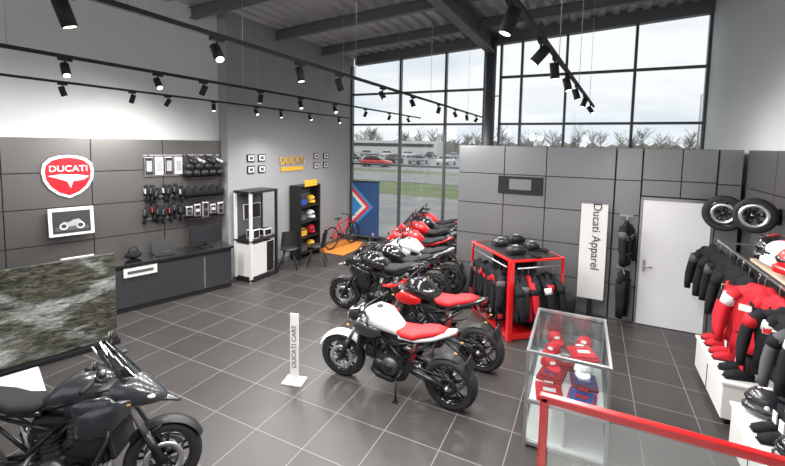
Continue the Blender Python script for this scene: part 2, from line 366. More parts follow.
    for sgn in (-1,1):
        col=acc if (mot) else (body if (adv or spt) else DKP)
        b.body([(.47,.78+u,.012,.03,sgn*.17),(.38,.80+u,.035,.09,sgn*.17),(.22,.80+u,.035,.08,sgn*.185),(.08,.80+u,.02,.035,sgn*.165)],col)
        if spt:
            b.body([(.52,.72+u,.02,.06,sgn*.17),(.40,.66+u,.035,.16,sgn*.19),(.25,.60+u,.03,.2,sgn*.2),(.08,.5,.02,.14,sgn*.19),(-.02,.42,.01,.06,sgn*.17)],body)
        if adv:
            b.body([(.54,.86,.02,.05,sgn*.15),(.42,.80,.035,.12,sgn*.19),(.28,.76,.035,.13,sgn*.205),(.12,.74,.02,.08,sgn*.19)],body)
            b.body([(.40,.66,.01,.05,sgn*.19),(.30,.60,.02,.09,sgn*.2),(.14,.58,.015,.06,sgn*.19)],BLACK)
    for sgn in (-1,1):
        for p,q in (((.37,.05,.88),(-.02,.14,.66)),((.37,.05,.74),(.16,.14,.56)),((.30,.08,.83),(.16,.14,.56)),((.16,.14,.56),(.13,.13,.74)),((.13,.13,.74),(-.02,.14,.56)),((-.02,.14,.66),(-.24,.12,.44)),((-.02,.14,.66),(-.30,.10,.74)),((-.30,.10,.74),(-.62,.06,.84)),((-.2,.12,.52),(-.5,.08,.78))):
            b.cyl((p[0],sgn*p[1],p[2]+u*.8),(q[0],sgn*q[1],q[2]+u*.8),.014,frame,seg=8)
        b.tube([(-.20,sgn*.10,.42),(-.42,sgn*.125,.40),(-F,sgn*.12,.315)],[.04,.045,.025],DKM,8,flat=.7)
        b.cyl((-F,sgn*.10,.315),(-F,sgn*.15,.315),.022,STEEL)
        b.cyl((-.18,sgn*.15,.38),(-.18,sgn*.26,.37),.014,RUB);b.prism([(-.16,sgn*.145,.36),(-.22,sgn*.145,.48),(-.34,sgn*.14,.52),(-.26,sgn*.145,.36)],(0,.006,0),DKM)
        b.tube([(-.22,sgn*.14,.5),(-.42,sgn*.17,.56),(-.44,sgn*.25,.56)],.01,DKM,6)
        b.cyl((-.02,sgn*.10,.40),(-.02,sgn*.19,.40),.115,ENG,r2=.10,seg=22);b.cyl((-.02,sgn*.19,.40),(-.02,sgn*.2,.40),.05,DKM,seg=16)
        b.cyl((.14,sgn*.1,.37),(.14,sgn*.165,.37),.075,DKM,seg=18)
        b.body([(.34,.50,.02,.05,sgn*.09),(.30,.50,.03,.07,sgn*.09),(.20,.47,.03,.06,sgn*.09)],BLACK)
        b.ell((tx+.14,sgn*.17,tz-.13),(.022,.015,.011),INDI,seg=8,rg=5);b.cyl((tx+.13,sgn*.08,tz-.12),(tx+.14,sgn*.16,tz-.13),.006,BLACK,seg=6)
    b.box((.02,0,.38),(.40,.24,.22),ENG,bev=.05);b.box((.05,0,.26),(.30,.2,.08),DKM,bev=.03)
    b.box((-.06,0,.60),(.16,.22,.24),ENG,rot=(0,R_(-12),0),bev=.02);b.box((.24,0,.46),(.24,.2,.15),ENG,rot=(0,R_(-10),0),bev=.02)
    b.box((-.02,0,.72),(.36,.2,.16),BLACK,bev=.04)
    for i in range(5):
        b.box((-.075+.01*i,0,.54+.035*i),(.19,.25,.008),DKM,rot=(0,R_(-12),0));b.box((.17+.035*i,0,.455+.007*i),(.008,.23,.18),DKM,rot=(0,R_(-10),0))
    b.box((.40,0,.60),(.035,.36,.28),BLACK,rot=(0,R_(-14),0),bev=.008)
    for i in range(7): b.box((.422,0,.50+.033*i),(.008,.33,.006),DKM,rot=(0,R_(-14),0))
    b.body([(.30,.22,.08,.03),(.2,.19,.12,.05),(0,.18,.13,.05),(-.16,.22,.09,.04)],BLACK if not spt else body)
    b.tube([(.33,-.05,.45),(.37,-.08,.36),(.30,-.12,.25),(.05,-.15,.2),(-.2,-.15,.23),(-.32,-.16,.28)],.022,STEEL,10)
    b.tube([(-.12,.03,.6),(-.2,-.1,.5),(-.25,-.14,.35),(-.32,-.16,.28)],.02,STEEL,8)
    b.tube([(-.28,-.17,.27),(-.34,-.18,.30),(-.58,-.20,.44),(-.62,-.2,.46)],[.03,.058,.058,.04],BLACK if not adv else STEEL,14)
    b.cyl((-.22,.0,.42),(-.30,.0,.72),.018,STEEL)
    for i in range(6): b.rev([(.036,0),(.044,.006),(.036,.012),(.03,.006)],(-.235-.01*i,0,.47+.035*i),acc,12,closedprof=True)
    b.body([(-.05,.85+u,.09,.03),(-.16,.815+u,.14,.045),(-.32,.82+u,.15,.05),(-.42,.865+u,.135,.05),(-.56,.905+u,.11,.045),(-.68,.935+u,.05,.025)],seat,e=.7)
    b.body([(-.12,.765+u,.12,.04),(-.35,.79+u,.135,.045),(-.55,.85+u,.115,.045),(-.74,.93+u,.06,.035),(-.80,.96+u,.03,.02)],tail)
    b.box((-.79,0,.93+u),(.03,.11,.03),REDL,bev=.008)
    b.tube([(-.62,0,.82+u),(-.80,0,.72),(-.95,0,.58)],[.02,.014,.014],BLACK,6);b.box((-.95,0,.60),(.01,.19,.13),BLACK,rot=(0,R_(20),0))
    b.rev([(.325,-.07),(.335,0),(.325,.07)],(-F,0,.315),BLACK,8,R_(60),R_(110) if not adv else R_(150))
    for sgn in (-1,1): b.ell((-.82,sgn*.11,.76),(.024,.014,.011),INDI,seg=8,rg=5);b.cyl((-.80,0,.76),(-.82,sgn*.1,.76),.006,BLACK,seg=6)
    if adv:
        b.tube([(-.5,.14,.93),(-.72,.15,1.0),(-.85,.1,1.02),(-.85,-.1,1.02),(-.72,-.15,1.0),(-.5,-.14,.93)],.013,DKM,8)
        for sgn in (-1,1): b.tube([(.36,sgn*.1,.80),(.42,sgn*.27,.66),(.30,sgn*.29,.42),(.05,sgn*.2,.28)],.013,DKM,8)
    b.tube([(-.08,.12,.28),(-.13,.24,.035)],.012,DKM,6);b.box((-.13,.25,.03),(.07,.04,.012),DKM)
    f=Vector((front[0],front[1]));r=Vector((rear[0],rear[1]));c=(f+r)/2;a=math.atan2(f.y-r.y,f.x-r.x)
    return b.fin(name,Matrix.Translation((c.x,c.y,.004))@Matrix.Rotation(a,4,'Z')@Matrix.Rotation(R_(lean),4,'X'))
moto('motorcycle',(-2.77,4.35),(-1.27,4.29),'naked',WHITE,seat=REDM,steer=12)
moto('motorcycle.001',(-2.65,5.35),(-1.15,5.22),'motard',RED,tail=BLK,seat=REDM,rim=BLK,acc=RED,steer=14)
moto('motorcycle.002',(-3.92,6.15),(-2.42,6.22),'adv',BLK,seat=MATTE,acc=GREYP,steer=10)
moto('motorcycle.003',(-3.95,6.92),(-2.5,7.05),'naked',BLK,tail=BLK,seat=MATTE,steer=6,acc=DKP)
moto('motorcycle.004',(-3.85,7.72),(-2.42,7.72),'sport',WHITE,tail=GREYP,seat=MATTE,steer=6,fork=GOLD)
moto('motorcycle.005',(-4.15,8.45),(-2.75,8.6),'sport',RED,tail=RED,seat=MATTE,steer=8)
moto('motorcycle.006',(-4.3,9.15),(-2.85,9.25),'adv',RED,tail=BLK,seat=MATTE,steer=8)
moto('motorcycle.007',(-4.35,9.78),(-2.9,9.85),'adv',BLK,tail=BLK,seat=MATTE,steer=8,acc=RED)
moto('motorcycle.008',(-4.5,10.42),(-3.05,10.45),'adv',RED,tail=RED,seat=MATTE,steer=8)
moto('motorcycle.009',(-3.08,2.02),(-4.24,1.14),'adv',DKP,tail=BLK,seat=MATTE,rim=BLK,steer=16,acc=DKP,lean=-7)
# ---------------------------------------------------------------- left wall things
def shield(b,s,m,y):
    pts=[(-.45,.30),(-.34,.42),(-.18,.48),(0,.5),(.18,.48),(.34,.42),(.45,.30),(.48,.12),(.45,-.08),(.36,-.26),(.2,-.41),(0,-.5),(-.2,-.41),(-.36,-.26),(-.45,-.08),(-.48,.12)]
    b.prism([(p[0]*s,y,p[1]*s) for p in pts],(0,.02,0),m)
SIGNW=mat('sign_white_lit',(.85,.85,.85),.4,emit=.4,var=.02);SIGNR=mat('sign_red_lit',(.42,.008,.016),.4,emit=.12,var=.03,spec=.2)
b=MB();shield(b,.74,DKM,-.09);shield(b,.72,SIGNW,-.105);shield(b,.63,SIGNR,-.12)
b.prism([(-.27,-.128,.02),(-.1,-.128,.04),(.12,-.128,.03),(.27,-.128,.0),(.2,-.128,-.05),(.05,-.128,-.08),(.02,-.128,-.19),(-.02,-.128,-.08),(-.16,-.128,-.02)],(0,.01,0),SIGNW)
sh=b.fin('shield_wall_sign',ML@Matrix.Translation((-2.58,0,2.36)))
text(sh,'DUCATI',.14,ML@Matrix.Translation((-2.58,-.13,2.49))@Matrix.Rotation(R_(90),4,'X'),SIGNW)
b=MB();b.box((0,0,0),(.60,.04,.46),LAM,rot=(R_(-6),0,0),bev=.01);b.box((0,-.024,0),(.50,.01,.36),SCREEN,rot=(R_(-6),0,0));b.box((0,.08,0),(.1,.09,.1),DKM)
b.T=Matrix.Rotation(R_(-6),4,'X')@Matrix.Translation((0,-.032,-.02))
b.box((0,0,-.09),(.44,.004,.06),FABG)
for x in (-.11,.11): b.rev([(.055,0),(.055,.004),(.038,.004),(.038,0)],(x,-.004,-.05),LAM,20,closedprof=True)
b.prism([(-.13,0,.03),(-.05,0,.01),(.02,0,.05),(.09,0,.06),(.13,0,.02),(.06,0,-.05),(-.05,0,-.06),(-.08,0,-.01)],(0,-.004,0),GREYP)
b.T=Matrix();b.fin('wall_display_screen',ML@Matrix.Translation((-2.58,-.2,1.62)))
def glove(b,M,m,m2):
    o=b.T;b.T=o@M
    b.body([(0,0,.035,.02),(.06,0,.045,.022),(.13,0,.05,.02)],m,n=8)
    for i in range(4): b.tube([(.12,-.036+.024*i,0),(.17+.012*(1-abs(i-1.5)),-.036+.026*i,-.004),(.2+.012*(2-abs(i-1.5)),-.038+.027*i,-.012)],.011,m,6)
    b.tube([(.05,.04,0),(.1,.065,-.003),(.13,.07,-.01)],.012,m,6);b.box((.07,0,-.022),(.06,.06,.01),m2,bev=.003);b.T=o
b=MB()
for z in (2.70,2.32,1.92,1.50):
    b.box((-.78,-.10,z),(1.4,.02,.03),STEEL)
    for x in (-1.4,-.78,-.15): b.box((x,-.085,z),(.03,.05,.05),DKM)
for z in (2.28,1.88,1.46): b.box((-.43,-.22,z-.02),(.74,.26,.015),DKM)
for i in range(7): glove(b,Matrix.Translation((-1.46+.10*i,-.17,2.12+random.uniform(-.04,.04)))@Matrix.Rotation(R_(90+random.uniform(-12,12)),4,'Y')@Matrix.Scale(1.55,4),FAB,FABG if i%3 else FABW)
for i in range(7): glove(b,Matrix.Translation((-1.46+.10*i,-.17,1.76+random.uniform(-.04,.04)))@Matrix.Rotation(R_(90+random.uniform(-12,12)),4,'Y')@Matrix.Scale(1.55,4),FAB,FABR if i%3==1 else FABG)
for i in range(4):
    b.box((-1.40+.17*i,-.13,2.50),(.15,.05,.34),BLACK if i%2==0 else LAM,bev=.01);b.box((-1.40+.17*i,-.16,2.50),(.09,.012,.2),GREYP)
for i in range(4):
    x=-.74+.18*i;b.tube([(x,-.14,2.70),(x+.03,-.22,2.62),(x+.12,-.28,2.54)],[.02,.04,.05],STEEL if i%2 else DKM,8);b.ell((x+.03,-.22,2.48),(.10,.08,.08),BLACK,seg=10,rg=6)
for i in range(5):
    x=-.74+.155*i;b.ell((x,-.22,2.35),(.085,.09,.08),BLACK,seg=12,rg=7);b.body([(x-.07,1.95,.07,.07,-.22),(x,1.99,.09,.12,-.22),(x+.07,1.94,.07,.06,-.22)],FAB,n=10)
for i in range(5): b.box((-.74+.155*i,-.20,1.60),(.14,.12,.20+.06*(i%3)),FAB,bev=.03);b.box((-.74+.155*i,-.265,1.60),(.06,.01,.05),FABW if i%2 else FABG)
b.fin('accessory_rack',ML)
b=MB();b.box((-1.45,-.37,.40),(2.75,.50,.80),BLACK,bev=.01);b.box((-1.45,-.37,.83),(2.83,.58,.05),BLK,bev=.008);b.box((-1.45,-.63,.42),(2.70,.02,.66),DKP,bev=.004)
b.box((-.62,-.64,.42),(.02,.01,.6),STEEL);b.box((-1.45,-.36,.03),(2.6,.46,.05),SKIRT);b.box((-1.72,-.665,.70),(.52,.012,.16),LAM,bev=.003);b.box((-1.72,-.673,.70),(.40,.004,.05),FABG)
b.fin('reception_counter',ML)
b=MB();b.box((0,0,.11),(.44,.02,.2),LAM,rot=(R_(-14),0,0),bev=.004);b.box((0,-.016,.11),(.38,.005,.13),FABG,rot=(R_(-14),0,0));b.box((0,.03,.01),(.2,.12,.015),LAM);b.fin('counter_sign',ML@Matrix.Translation((-2.55,-.42,.857)))
b=MB();b.box((0,0,.012),(.34,.24,.02),DKP,bev=.004);b.box((0,.14,.13),(.34,.012,.23),DKP,rot=(R_(-14),0,0),bev=.004);b.box((0,.132,.13),(.30,.004,.19),SCREEN,rot=(R_(-14),0,0))
b.box((0,-.02,.024),(.3,.12,.003),BLACK);b.fin('laptop',ML@Matrix.Translation((-1.25,-.4,.858)))
b=MB();b.box((0,0,.012),(.24,.18,.02),BLACK,bev=.005);b.cyl((0,.02,.02),(0,.02,.16),.02,BLACK);b.box((0,0,.27),(.62,.03,.36),BLACK,bev=.008);b.box((0,-.017,.27),(.57,.004,.31),SCREEN);b.fin('desktop_monitor',ML@Matrix.Translation((-.48,-.36,.858)))
b=MB();b.ell((0,0,.07),(.14,.1,.07),FAB);b.tube([(-.08,0,.12),(-.05,0,.2),(.05,0,.2),(.08,0,.12)],.01,FAB);b.fin('hand_bag',ML@Matrix.Translation((-1.75,-.35,.858)))
MP=TR(-6.13,3.42,0,72.5)
b=MB();b.box((-1.0,.06,.70),(2.0,.04,1.26),POSTER);b.box((-1.0,.12,.69),(2.02,.08,1.27),DKM,bev=.004);b.box((-1.0,.1,.03),(2.04,.3,.06),DKM)
b.fin('mountain_picture_panel',MP)
b=MB();b.box((-1.75,-.55,.02),(1.7,.9,.04),LAM,bev=.01);b.fin('display_plinth',MP)
# ---------------------------------------------------------------- grey wall things
b=MB();b.box((0,0,0),(.22,.02,.17),BLACK,bev=.003);b.box((0,-.012,0),(.17,.005,.12),LAM);b.box((0,-.015,0),(.10,.004,.07),FABG)
me=b.fin('framed_photo',TR(-6.835,6.75,2.62,90))
k=0
for y in (6.75,7.08,9.15,9.6):
    for z in (2.62,2.36):
        if k:
            o=me.copy();COL.objects.link(o);o.name='framed_photo.%03d'%k;o.matrix_world=TR(-6.835,y,z,90)
        k+=1
b=MB();b.box((0,0,0),(.85,.02,.10),YEL);sg=b.fin('yellow_wall_sign',TR(-6.835,8.15,2.32,90))
text(sg,'SCRAMBLER',.10,TR(-6.855,8.15,2.32,90)@Matrix.Rotation(R_(90),4,'X')@Matrix.Translation((0,0,.0)),BLACK,.004)
text(sg,'DUCATI',.26,TR(-6.84,8.15,2.52,90)@Matrix.Rotation(R_(90),4,'X')@Matrix.Translation((0,0,.02)),YEL,.01)
b=MB()
for x in (-.38,.38):
    for y in (-.22,.22): b.box((x,y,.97),(.05,.05,1.94),LAM if x<0 else BLACK)
b.box((0,0,1.92),(.81,.5,.05),BLACK);b.box((0,0,.88),(.81,.5,.04),BLACK);b.box((0,.22,1.4),(.72,.03,.9),FABG);b.box((.05,.18,1.45),(.5,.03,.34),BLACK,bev=.01)
b.box((-.12,0,.45),(.5,.42,.7),LAM,bev=.01);b.box((.2,0,.45),(.24,.42,.7),BLACK,bev=.01);b.box((-.15,-.05,1.0),(.2,.2,.2),BLACK,bev=.02);b.box((.2,-.05,.98),(.24,.2,.16),BLACK,bev=.02);b.box((0,0,.04),(.81,.5,.06),BLACK)
b.fin('configurator_kiosk',TR(-6.56,6.62,0,90))
def stool(name,x,y,rz):
    b=MB();b.ell((0,0,.48),(.22,.22,.05),BLACK);rings=[]
    for i in range(6):
        t=i/5;rings.append([(-.2-.05*t+.16*(1-math.cos(R_(a)))*.9,.24*math.sin(R_(a))*(1-.1*t),.48+.36*t) for a in range(-70,71,14)])
    b.loft(rings,BLACK,closed=False)
    for sx in(-1,1):
        for sy in (-1,1): b.tube([(sx*.1,sy*.1,.45),(sx*.22,sy*.22,.01)],.014,DKM,6)
    b.fin(name,TR(x,y,0,rz))
stool('lounge_chair',-6.3,7.4,-60);stool('lounge_chair.001',-5.9,7.95,-150)
def helmet(b,M,m,m2=BLACK,s=1.0):
    o=b.T;b.T=o@M@Matrix.Scale(s,4)
    b.ell((0,0,.155),(.145,.12,.125),m,seg=18,rg=10,zmin=-.75)
    b.body([(-.08,.08,.085,.05),(.0,.065,.11,.055),(.08,.07,.095,.05),(.135,.075,.06,.042),(.165,.075,.02,.03)],m)
    b.ell((.035,0,.15),(.122,.108,.055),BLK,rot=(0,R_(-8),0),seg=18,rg=8)
    b.body([(-.12,.24,.02,.006),(-.03,.284,.025,.008),(.06,.264,.02,.006)],m2,n=8)
    b.ell((0,.113,.14),(.025,.012,.025),m2,seg=10,rg=5);b.ell((0,-.113,.14),(.025,.012,.025),m2,seg=10,rg=5)
    b.T=o
b=MB()
for x in (-.40,.40): b.box((x,0,.95),(.04,.34,1.9),BLACK)
for z in (.15,.55,.95,1.35,1.88): b.box((0,0,z),(.8,.34,.03),BLACK)
b.box((0,.16,.98),(.8,.02,1.8),FABG);b.box((.0,-.175,1.95),(.5,.02,.16),YEL)
for i,(x,z,m) in enumerate(((-.2,.165,FABG),(.2,.165,YEL),(-.2,.565,YEL),(.2,.565,FABR),(-.2,.965,FABG),(.2,.965,WHITE),(-.2,1.365,BLUE),(.2,1.365,YEL))):
    if i%2: helmet(b,Matrix.Translation((x,0,z))@Matrix.Rotation(R_(-90),4,'Z'),m,BLACK,.9)
    else: b.box((x,-.02,z+.1),(.28,.2,.2),m,bev=.03)
b.fin('merchandise_shelf',TR(-6.65,8.45,0,90))
b=MB();b.box((0,0,.006),(1.5,1.0,.012),ORANGE);b.fin('orange_carpet',TR(-6.3,9.72,0,90))
b=MB()
for x in (-.55,.55):
    b.rev([(.33,.0),(.345,.025),(.365,0),(.345,-.025)],(x,0,.365),RUB,32,closedprof=True);b.rev([(.325,.01),(.325,-.01),(.31,0)],(x,0,.365),BLACK,32,closedprof=True);b.cyl((x,-.05,.365),(x,.05,.365),.025,BLACK)
    for i in range(14):
        a=i*math.pi/7;b.tube([(x,0,.365),(x+.32*math.cos(a),0,.365+.32*math.sin(a))],.0025,STEEL,4)
for p,q,r in (((.38,0,.82),(-.05,0,.36),.03),((.36,0,.88),(-.15,0,.78),.022),((-.18,0,.88),(-.05,0,.36),.02),((-.05,.03,.36),(-.55,.05,.365),.014),((-.05,-.03,.36),(-.55,-.05,.365),.014),((-.15,.02,.78),(-.55,.05,.365),.012),((-.15,-.02,.78),(-.55,-.05,.365),.012)): b.cyl(p,q,r,RED)
for sgn in (-1,1): b.cyl((.40,sgn*.06,.80),(.55,sgn*.06,.365),.022,BLACK)
b.cyl((.35,0,.98),(.40,0,.80),.025,BLACK);b.tube([(.32,-.30,1.02),(.36,0,.99),(.32,.30,1.02)],.013,BLACK);b.body([(-.34,.95,.06,.02),(-.2,.95,.05,.02),(-.04,.94,.015,.015)],BLACK,n=10);b.cyl((-.18,0,.88),(-.2,0,.94),.014,BLACK)
b.cyl((-.05,-.08,.36),(-.05,.08,.36),.08,BLACK);b.cyl((-.05,.09,.36),(.1,.09,.28),.012,BLACK);b.cyl((-.05,-.09,.36),(-.2,-.09,.44),.012,BLACK)
b.fin('mountain_bicycle',TR(-6.35,9.75,.014,84)@Matrix.Scale(.88,4))
def flag_mat():
    m=bpy.data.materials.new('banner_print');m.use_nodes=True;nt=m.node_tree;bs=nt.nodes['Principled BSDF']
    tc=nt.nodes.new('ShaderNodeTexCoord');sp=nt.nodes.new('ShaderNodeSeparateXYZ');nt.links.new(tc.outputs['Object'],sp.inputs[0])
    ab=nt.nodes.new('ShaderNodeMath');ab.operation='SUBTRACT';ab.inputs[1].default_value=1.05
    nt.links.new(sp.outputs['Z'],ab.inputs[0]);a2=nt.nodes.new('ShaderNodeMath');a2.operation='ABSOLUTE';nt.links.new(ab.outputs[0],a2.inputs[0])
    ad=nt.nodes.new('ShaderNodeMath');ad.operation='ADD';nt.links.new(a2.outputs[0],ad.inputs[0]);nt.links.new(sp.outputs['X'],ad.inputs[1])
    mr=nt.nodes.new('ShaderNodeMapRange');mr.inputs['From Min'].default_value=-.5;mr.inputs['From Max'].default_value=1.4;nt.links.new(ad.outputs[0],mr.inputs['Value'])
    r=nt.nodes.new('ShaderNodeValToRGB');r.color_ramp.interpolation='CONSTANT';e=r.color_ramp.elements
    e[0].color=(.02,.20,.5,1);e[1].position=.40;e[1].color=(.012,.05,.16,1)
    for p,c in ((.20,(.7,.7,.7,1)),(.27,(.6,.02,.03,1)),(.34,(.02,.20,.5,1))): q=e.new(p);q.color=c
    nt.links.new(mr.outputs[0],r.inputs[0]);nt.links.new(r.outputs[0],bs.inputs['Base Color']);return m
b=MB();b.box((0,0,.98),(.88,.03,1.66),flag_mat());b.box((0,0,.1),(.90,.06,.05),DKM);b.box((0,0,1.83),(.90,.05,.04),DKM);b.box((-.3,0,.04),(.06,.3,.08),DKM);b.box((.3,0,.04),(.06,.3,.08),DKM)
b.fin('chevron_banner',TR(-6.15,10.74,0,6))
b=MB();b.box((0,0,.01),(.26,.2,.02),LAM,bev=.004);b.box((0,0,.45),(.11,.02,.86),LAM,bev=.004)
tt=b.fin('price_totem',TR(-3.2,3.85,0,15))
text(tt,'DUCATI CARE',.085,TR(-3.2,3.85,.46,15)@Matrix.Rotation(R_(90),4,'X')@Matrix.Rotation(R_(90),4,'Z')@Matrix.Translation((0,0,.012)),FABG,.001)
# ---------------------------------------------------------------- back wall things
b=MB();b.box((0,0,.02),(.45,.34,.03),DKM,bev=.004);b.box((0,0,1.2),(.42,.05,1.66),LAM,bev=.004);b.box((0,0,.2),(.08,.04,.4),DKM)
ap=b.fin('apparel_banner_stand',TR(.10,7.72,0))
text(ap,'Ducati Apparel',.19,TR(.14,7.69,1.47)@Matrix.Rotation(R_(90),4,'X')@Matrix.Rotation(R_(-90),4,'Z')@Matrix.Translation((0,0,.006)),BLACK,.001)
b=MB();b.box((0,0,0),(.82,.03,.34),BLACK,bev=.005);b.box((0,-.018,.02),(.40,.01,.2),CLAD2);b.fin('wall_speaker_panel',TR(-1.18,7.935,2.25))
b=MB();b.tube([(0,0,0),(0,0,.02),(0,0,.42),(0,0,.5)],[.12,.13,.15,.13],MATTE,18);b.fin('waste_bin',TR(-.25,7.35,0))
def jacket(b,M,m,m2,L=.72,zip_=DKM,flat=.6):
    o=b.T;b.T=o@M;ph=random.uniform(0,6)
    secs=((0,.25,.12),(.1,.245,.115),(.2,.225,.11),(.32,.235,.12),(.45,.245,.12),(.6,.25,.11),(.67,.21,.09),(.71,.10,.06),(.75,.07,.05))
    rings=[]
    for z,w,d in secs: rings.append([(w*math.cos(t)*(1+.04*math.sin(5*t+ph+z*6)),d*flat*math.sin(t)*(1+.16*math.sin(7*t+ph+z*9)),z*L/.75+.012*math.sin(3*t+ph)*(z<.01)) for t in [2*math.pi*k/28 for k in range(28)]])
    b.loft(rings,m)
    for sgn in (-1,1):
        b.tube([(sgn*.18,0,.64*L/.75),(sgn*.27,-.01,.52),(sgn*.30,-.03,.40),(sgn*.315,-.035,.28),(sgn*.32,-.06,.16),(sgn*.315,-.07,.05)],[.075,.078,.066,.068,.052,.045],m,12,flat=.8)
        b.tube([(sgn*.255,-.01,.56),(sgn*.285,-.015,.46)],[.085,.08],m2,12,flat=.8)
        b.box((sgn*.13,-.075*flat-.025,.2),(.1,.012,.015),zip_)
        b.box((sgn*.12,-.105*flat,.47),(.11,.02,.07),m2,bev=.006)
    b.box((0,-.115*flat,.32),(.012,.012,.58),zip_)
    b.tube([(-.15,0,.69*L/.75),(0,0,.73*L/.75),(.15,0,.69*L/.75)],.008,DKM,5);b.tube([(0,0,.72*L/.75),(0,0,.79),(.02,0,.82),(.0,0,.84)],.004,STEEL,5)
    b.T=o
def trousers(b,M,m,m2):
    o=b.T;b.T=o@M
    rings=[[(.18*math.cos(t),.08*math.sin(t),z) for t in [2*math.pi*k/16 for k in range(16)]] for z in (.75,.85,.95)]
    b.loft(rings,m)
    for sgn in (-1,1):
        b.tube([(sgn*.085,0,.8),(sgn*.095,0,.55),(sgn*.10,-.01,.3),(sgn*.10,0,.02)],[.1,.09,.08,.065],m,12,flat=.8);b.ell((sgn*.098,-.055,.40),(.05,.03,.08),m2)
    b.T=o
b=MB();b.box((0,.04,1.85),(.2,.02,.04),STEEL);b.cyl((0,.04,1.85),(0,-.30,1.85),.01,STEEL);b.box((0,.04,.93),(.2,.02,.03),STEEL);b.cyl((0,.04,.93),(0,-.30,.93),.01,STEEL)
for dy in (-.08,-.2):
    jacket(b,Matrix.Translation((0,dy-.02,1.06))@Matrix.Rotation(R_(62),4,'Z')@Matrix.Diagonal((.62,.8,1,1)),FAB,FABG if dy<-.1 else FAB)
trousers(b,Matrix.Translation((0,-.16,.14))@Matrix.Rotation(R_(60),4,'Z')@Matrix.Diagonal((.8,.9,.82,1)),FAB,FAB)
b.fin('hanging_riding_suit',TR(.59,7.84,0))
# red gondola
b=MB();MG=TR(-1.0,6.2,0,41.5)
W,D_,H=.92,1.27,1.25
for x in (0,W):
    for y in (0,D_): b.box((x,y,H/2),(.035,.035,H),RED,bev=.004)
b.box((0,0,H/2),(.075,.075,H-.01),RED,bev=.004)
b.box((W/2,D_/2,H),(W+.04,D_+.04,.03),RED,bev=.004);b.box((W/2,D_/2,.06),(W+.04,D_+.04,.08),RED,bev=.004)
b.box((W/2,D_/2,.65),(.04,D_-.1,1.1),MATTE);b.box((W/2,D_/2,.65),(W-.1,.04,1.1),MATTE)
b.box((W/2,D_/2,H+.018),(W-.06,D_-.06,.012),BLACK)
b.cyl((-.02,.1,1.14),(-.02,D_-.1,1.14),.012,STEEL);b.cyl((.1,-.02,1.14),(W-.1,-.02,1.14),.012,STEEL)
for i,(y,m2) in enumerate(((.30,FABG),(.62,FABR),(.96,FABG))):
    jacket(b,Matrix.Translation((-.02,y,.42))@Matrix.Rotation(R_(-90+random.uniform(-14,14)),4,'Z')@Matrix.Diagonal((.62,.8,.86,1)),FAB,m2)
for i in range(5): jacket(b,Matrix.Translation((.12,.2+.2*i,.26))@Matrix.Rotation(R_(-20+random.uniform(-16,16)),4,'Z')@Matrix.Diagonal((.6,.8,1.0,1)),FAB,FAB)
for i in range(4):
    y=.22+.27*i;glove(b,Matrix.Translation((-.04,y,.40))@Matrix.Rotation(R_(90),4,'Z')@Matrix.Rotation(R_(90),4,'Y')@Matrix.Scale(1.2,4),FAB,FABW if i%2 else FABR)
for i in range(7): jacket(b,Matrix.Translation((.13+.11*i,.07,.32+.04*(i%2)))@Matrix.Rotation(R_(75+random.uniform(-20,20)),4,'Z')@Matrix.Diagonal((.72,.9,.92,1)),(FAB,FAB,FABR,FAB,FAB,FAB,FAB)[i],(FAB,FABG,FAB,FAB,FABW,FABR,FAB)[i])
b.fin('red_apparel_gondola',MG)
b=MB()
for x,y,m,w_ in ((.25,.30,BLACK,.3),(.68,.5,BLACK,.22),(.3,.85,DKP,.26),(.7,1.0,BLACK,.3)): b.ell((x,y,.07),(w_/2,.11,.07),m);b.box((x,y,.05),(w_,.18,.09),m,bev=.03);b.box((x,y,.125),(.10,.1,.03),GREYP,bev=.01)
for x,y in ((.48,.2),(.8,.25),(.5,.68),(.5,1.1)): glove(b,Matrix.Translation((x,y,.03))@Matrix.Rotation(R_(random.uniform(0,360)),4,'Z'),FAB,FABR)
b.fin('boxed_accessories',MG@Matrix.Translation((0,0,H+.026)))
# ---------------------------------------------------------------- glass case
b=MB();w,d,h=.72,1.14,1.0
for x in (0,w):
    for y in (0,d): b.box((x,y,h/2),(.03,.03,h),STEEL,bev=.003)
for z in (.05,.48,.985):
    for y in (0,d): b.box((w/2,y,z),(w,.028,.028),STEEL)
    for x in (0,w): b.box((x,d/2,z),(.028,d,.028),STEEL)
b.box((w/2,d/2,.47),(w-.04,d-.04,.02),LAM);b.box((w/2,d/2,.05),(w,d,.06),LAM);b.box((w/2,d/2,.74),(w-.04,d-.04,.008),CASEG);b.box((w/2,d/2,1.0),(w,d,.01),CASEG)
for x in (0,w): b.box((x,d/2,.5),(.008,d-.03,.96),CASEG)
for y in (0,d): b.box((w/2,y,.5),(w-.03,.008,.96),CASEG)
b.box((w/2,d/2,.25),(.02,d-.06,.38),GREYP)
b.fin('glass_display_case',TR(-.46,4.06,0,1))
def folded(b,x,y,z,m,m2,rz=0):
    o=b.T;b.T=o@TR(x,y,z,rz);b.box((0,0,.02),(.26,.3,.035),m,bev=.012);b.box((0,-.02,.048),(.22,.22,.02),m,bev=.008);b.box((0,-.02,.06),(.12,.06,.004),m2);b.box((0,.1,.06),(.1,.05,.02),m2,bev=.008);b.T=o
def cap(b,x,y,z,m,rz):
    o=b.T;b.T=o@TR(x,y,z,rz);b.ell((0,0,0),(.09,.085,.09),m,zmin=0);b.ell((.11,0,.012),(.07,.07,.01),m,rot=(0,R_(8),0));b.box((.078,0,.05),(.01,.05,.03),FABW,rot=(0,R_(-30),0));b.T=o
b=MB()
for x,y,m,m2,r in ((.2,.2,FABR,FABW,8),(.5,.22,BLUE,FABR,-6),(.2,.55,FABR,BLUE,-10),(.52,.56,BLUE,FABW,5),(.35,.88,FABR,FABW,12)): folded(b,x,y,.482,m,m2,r)
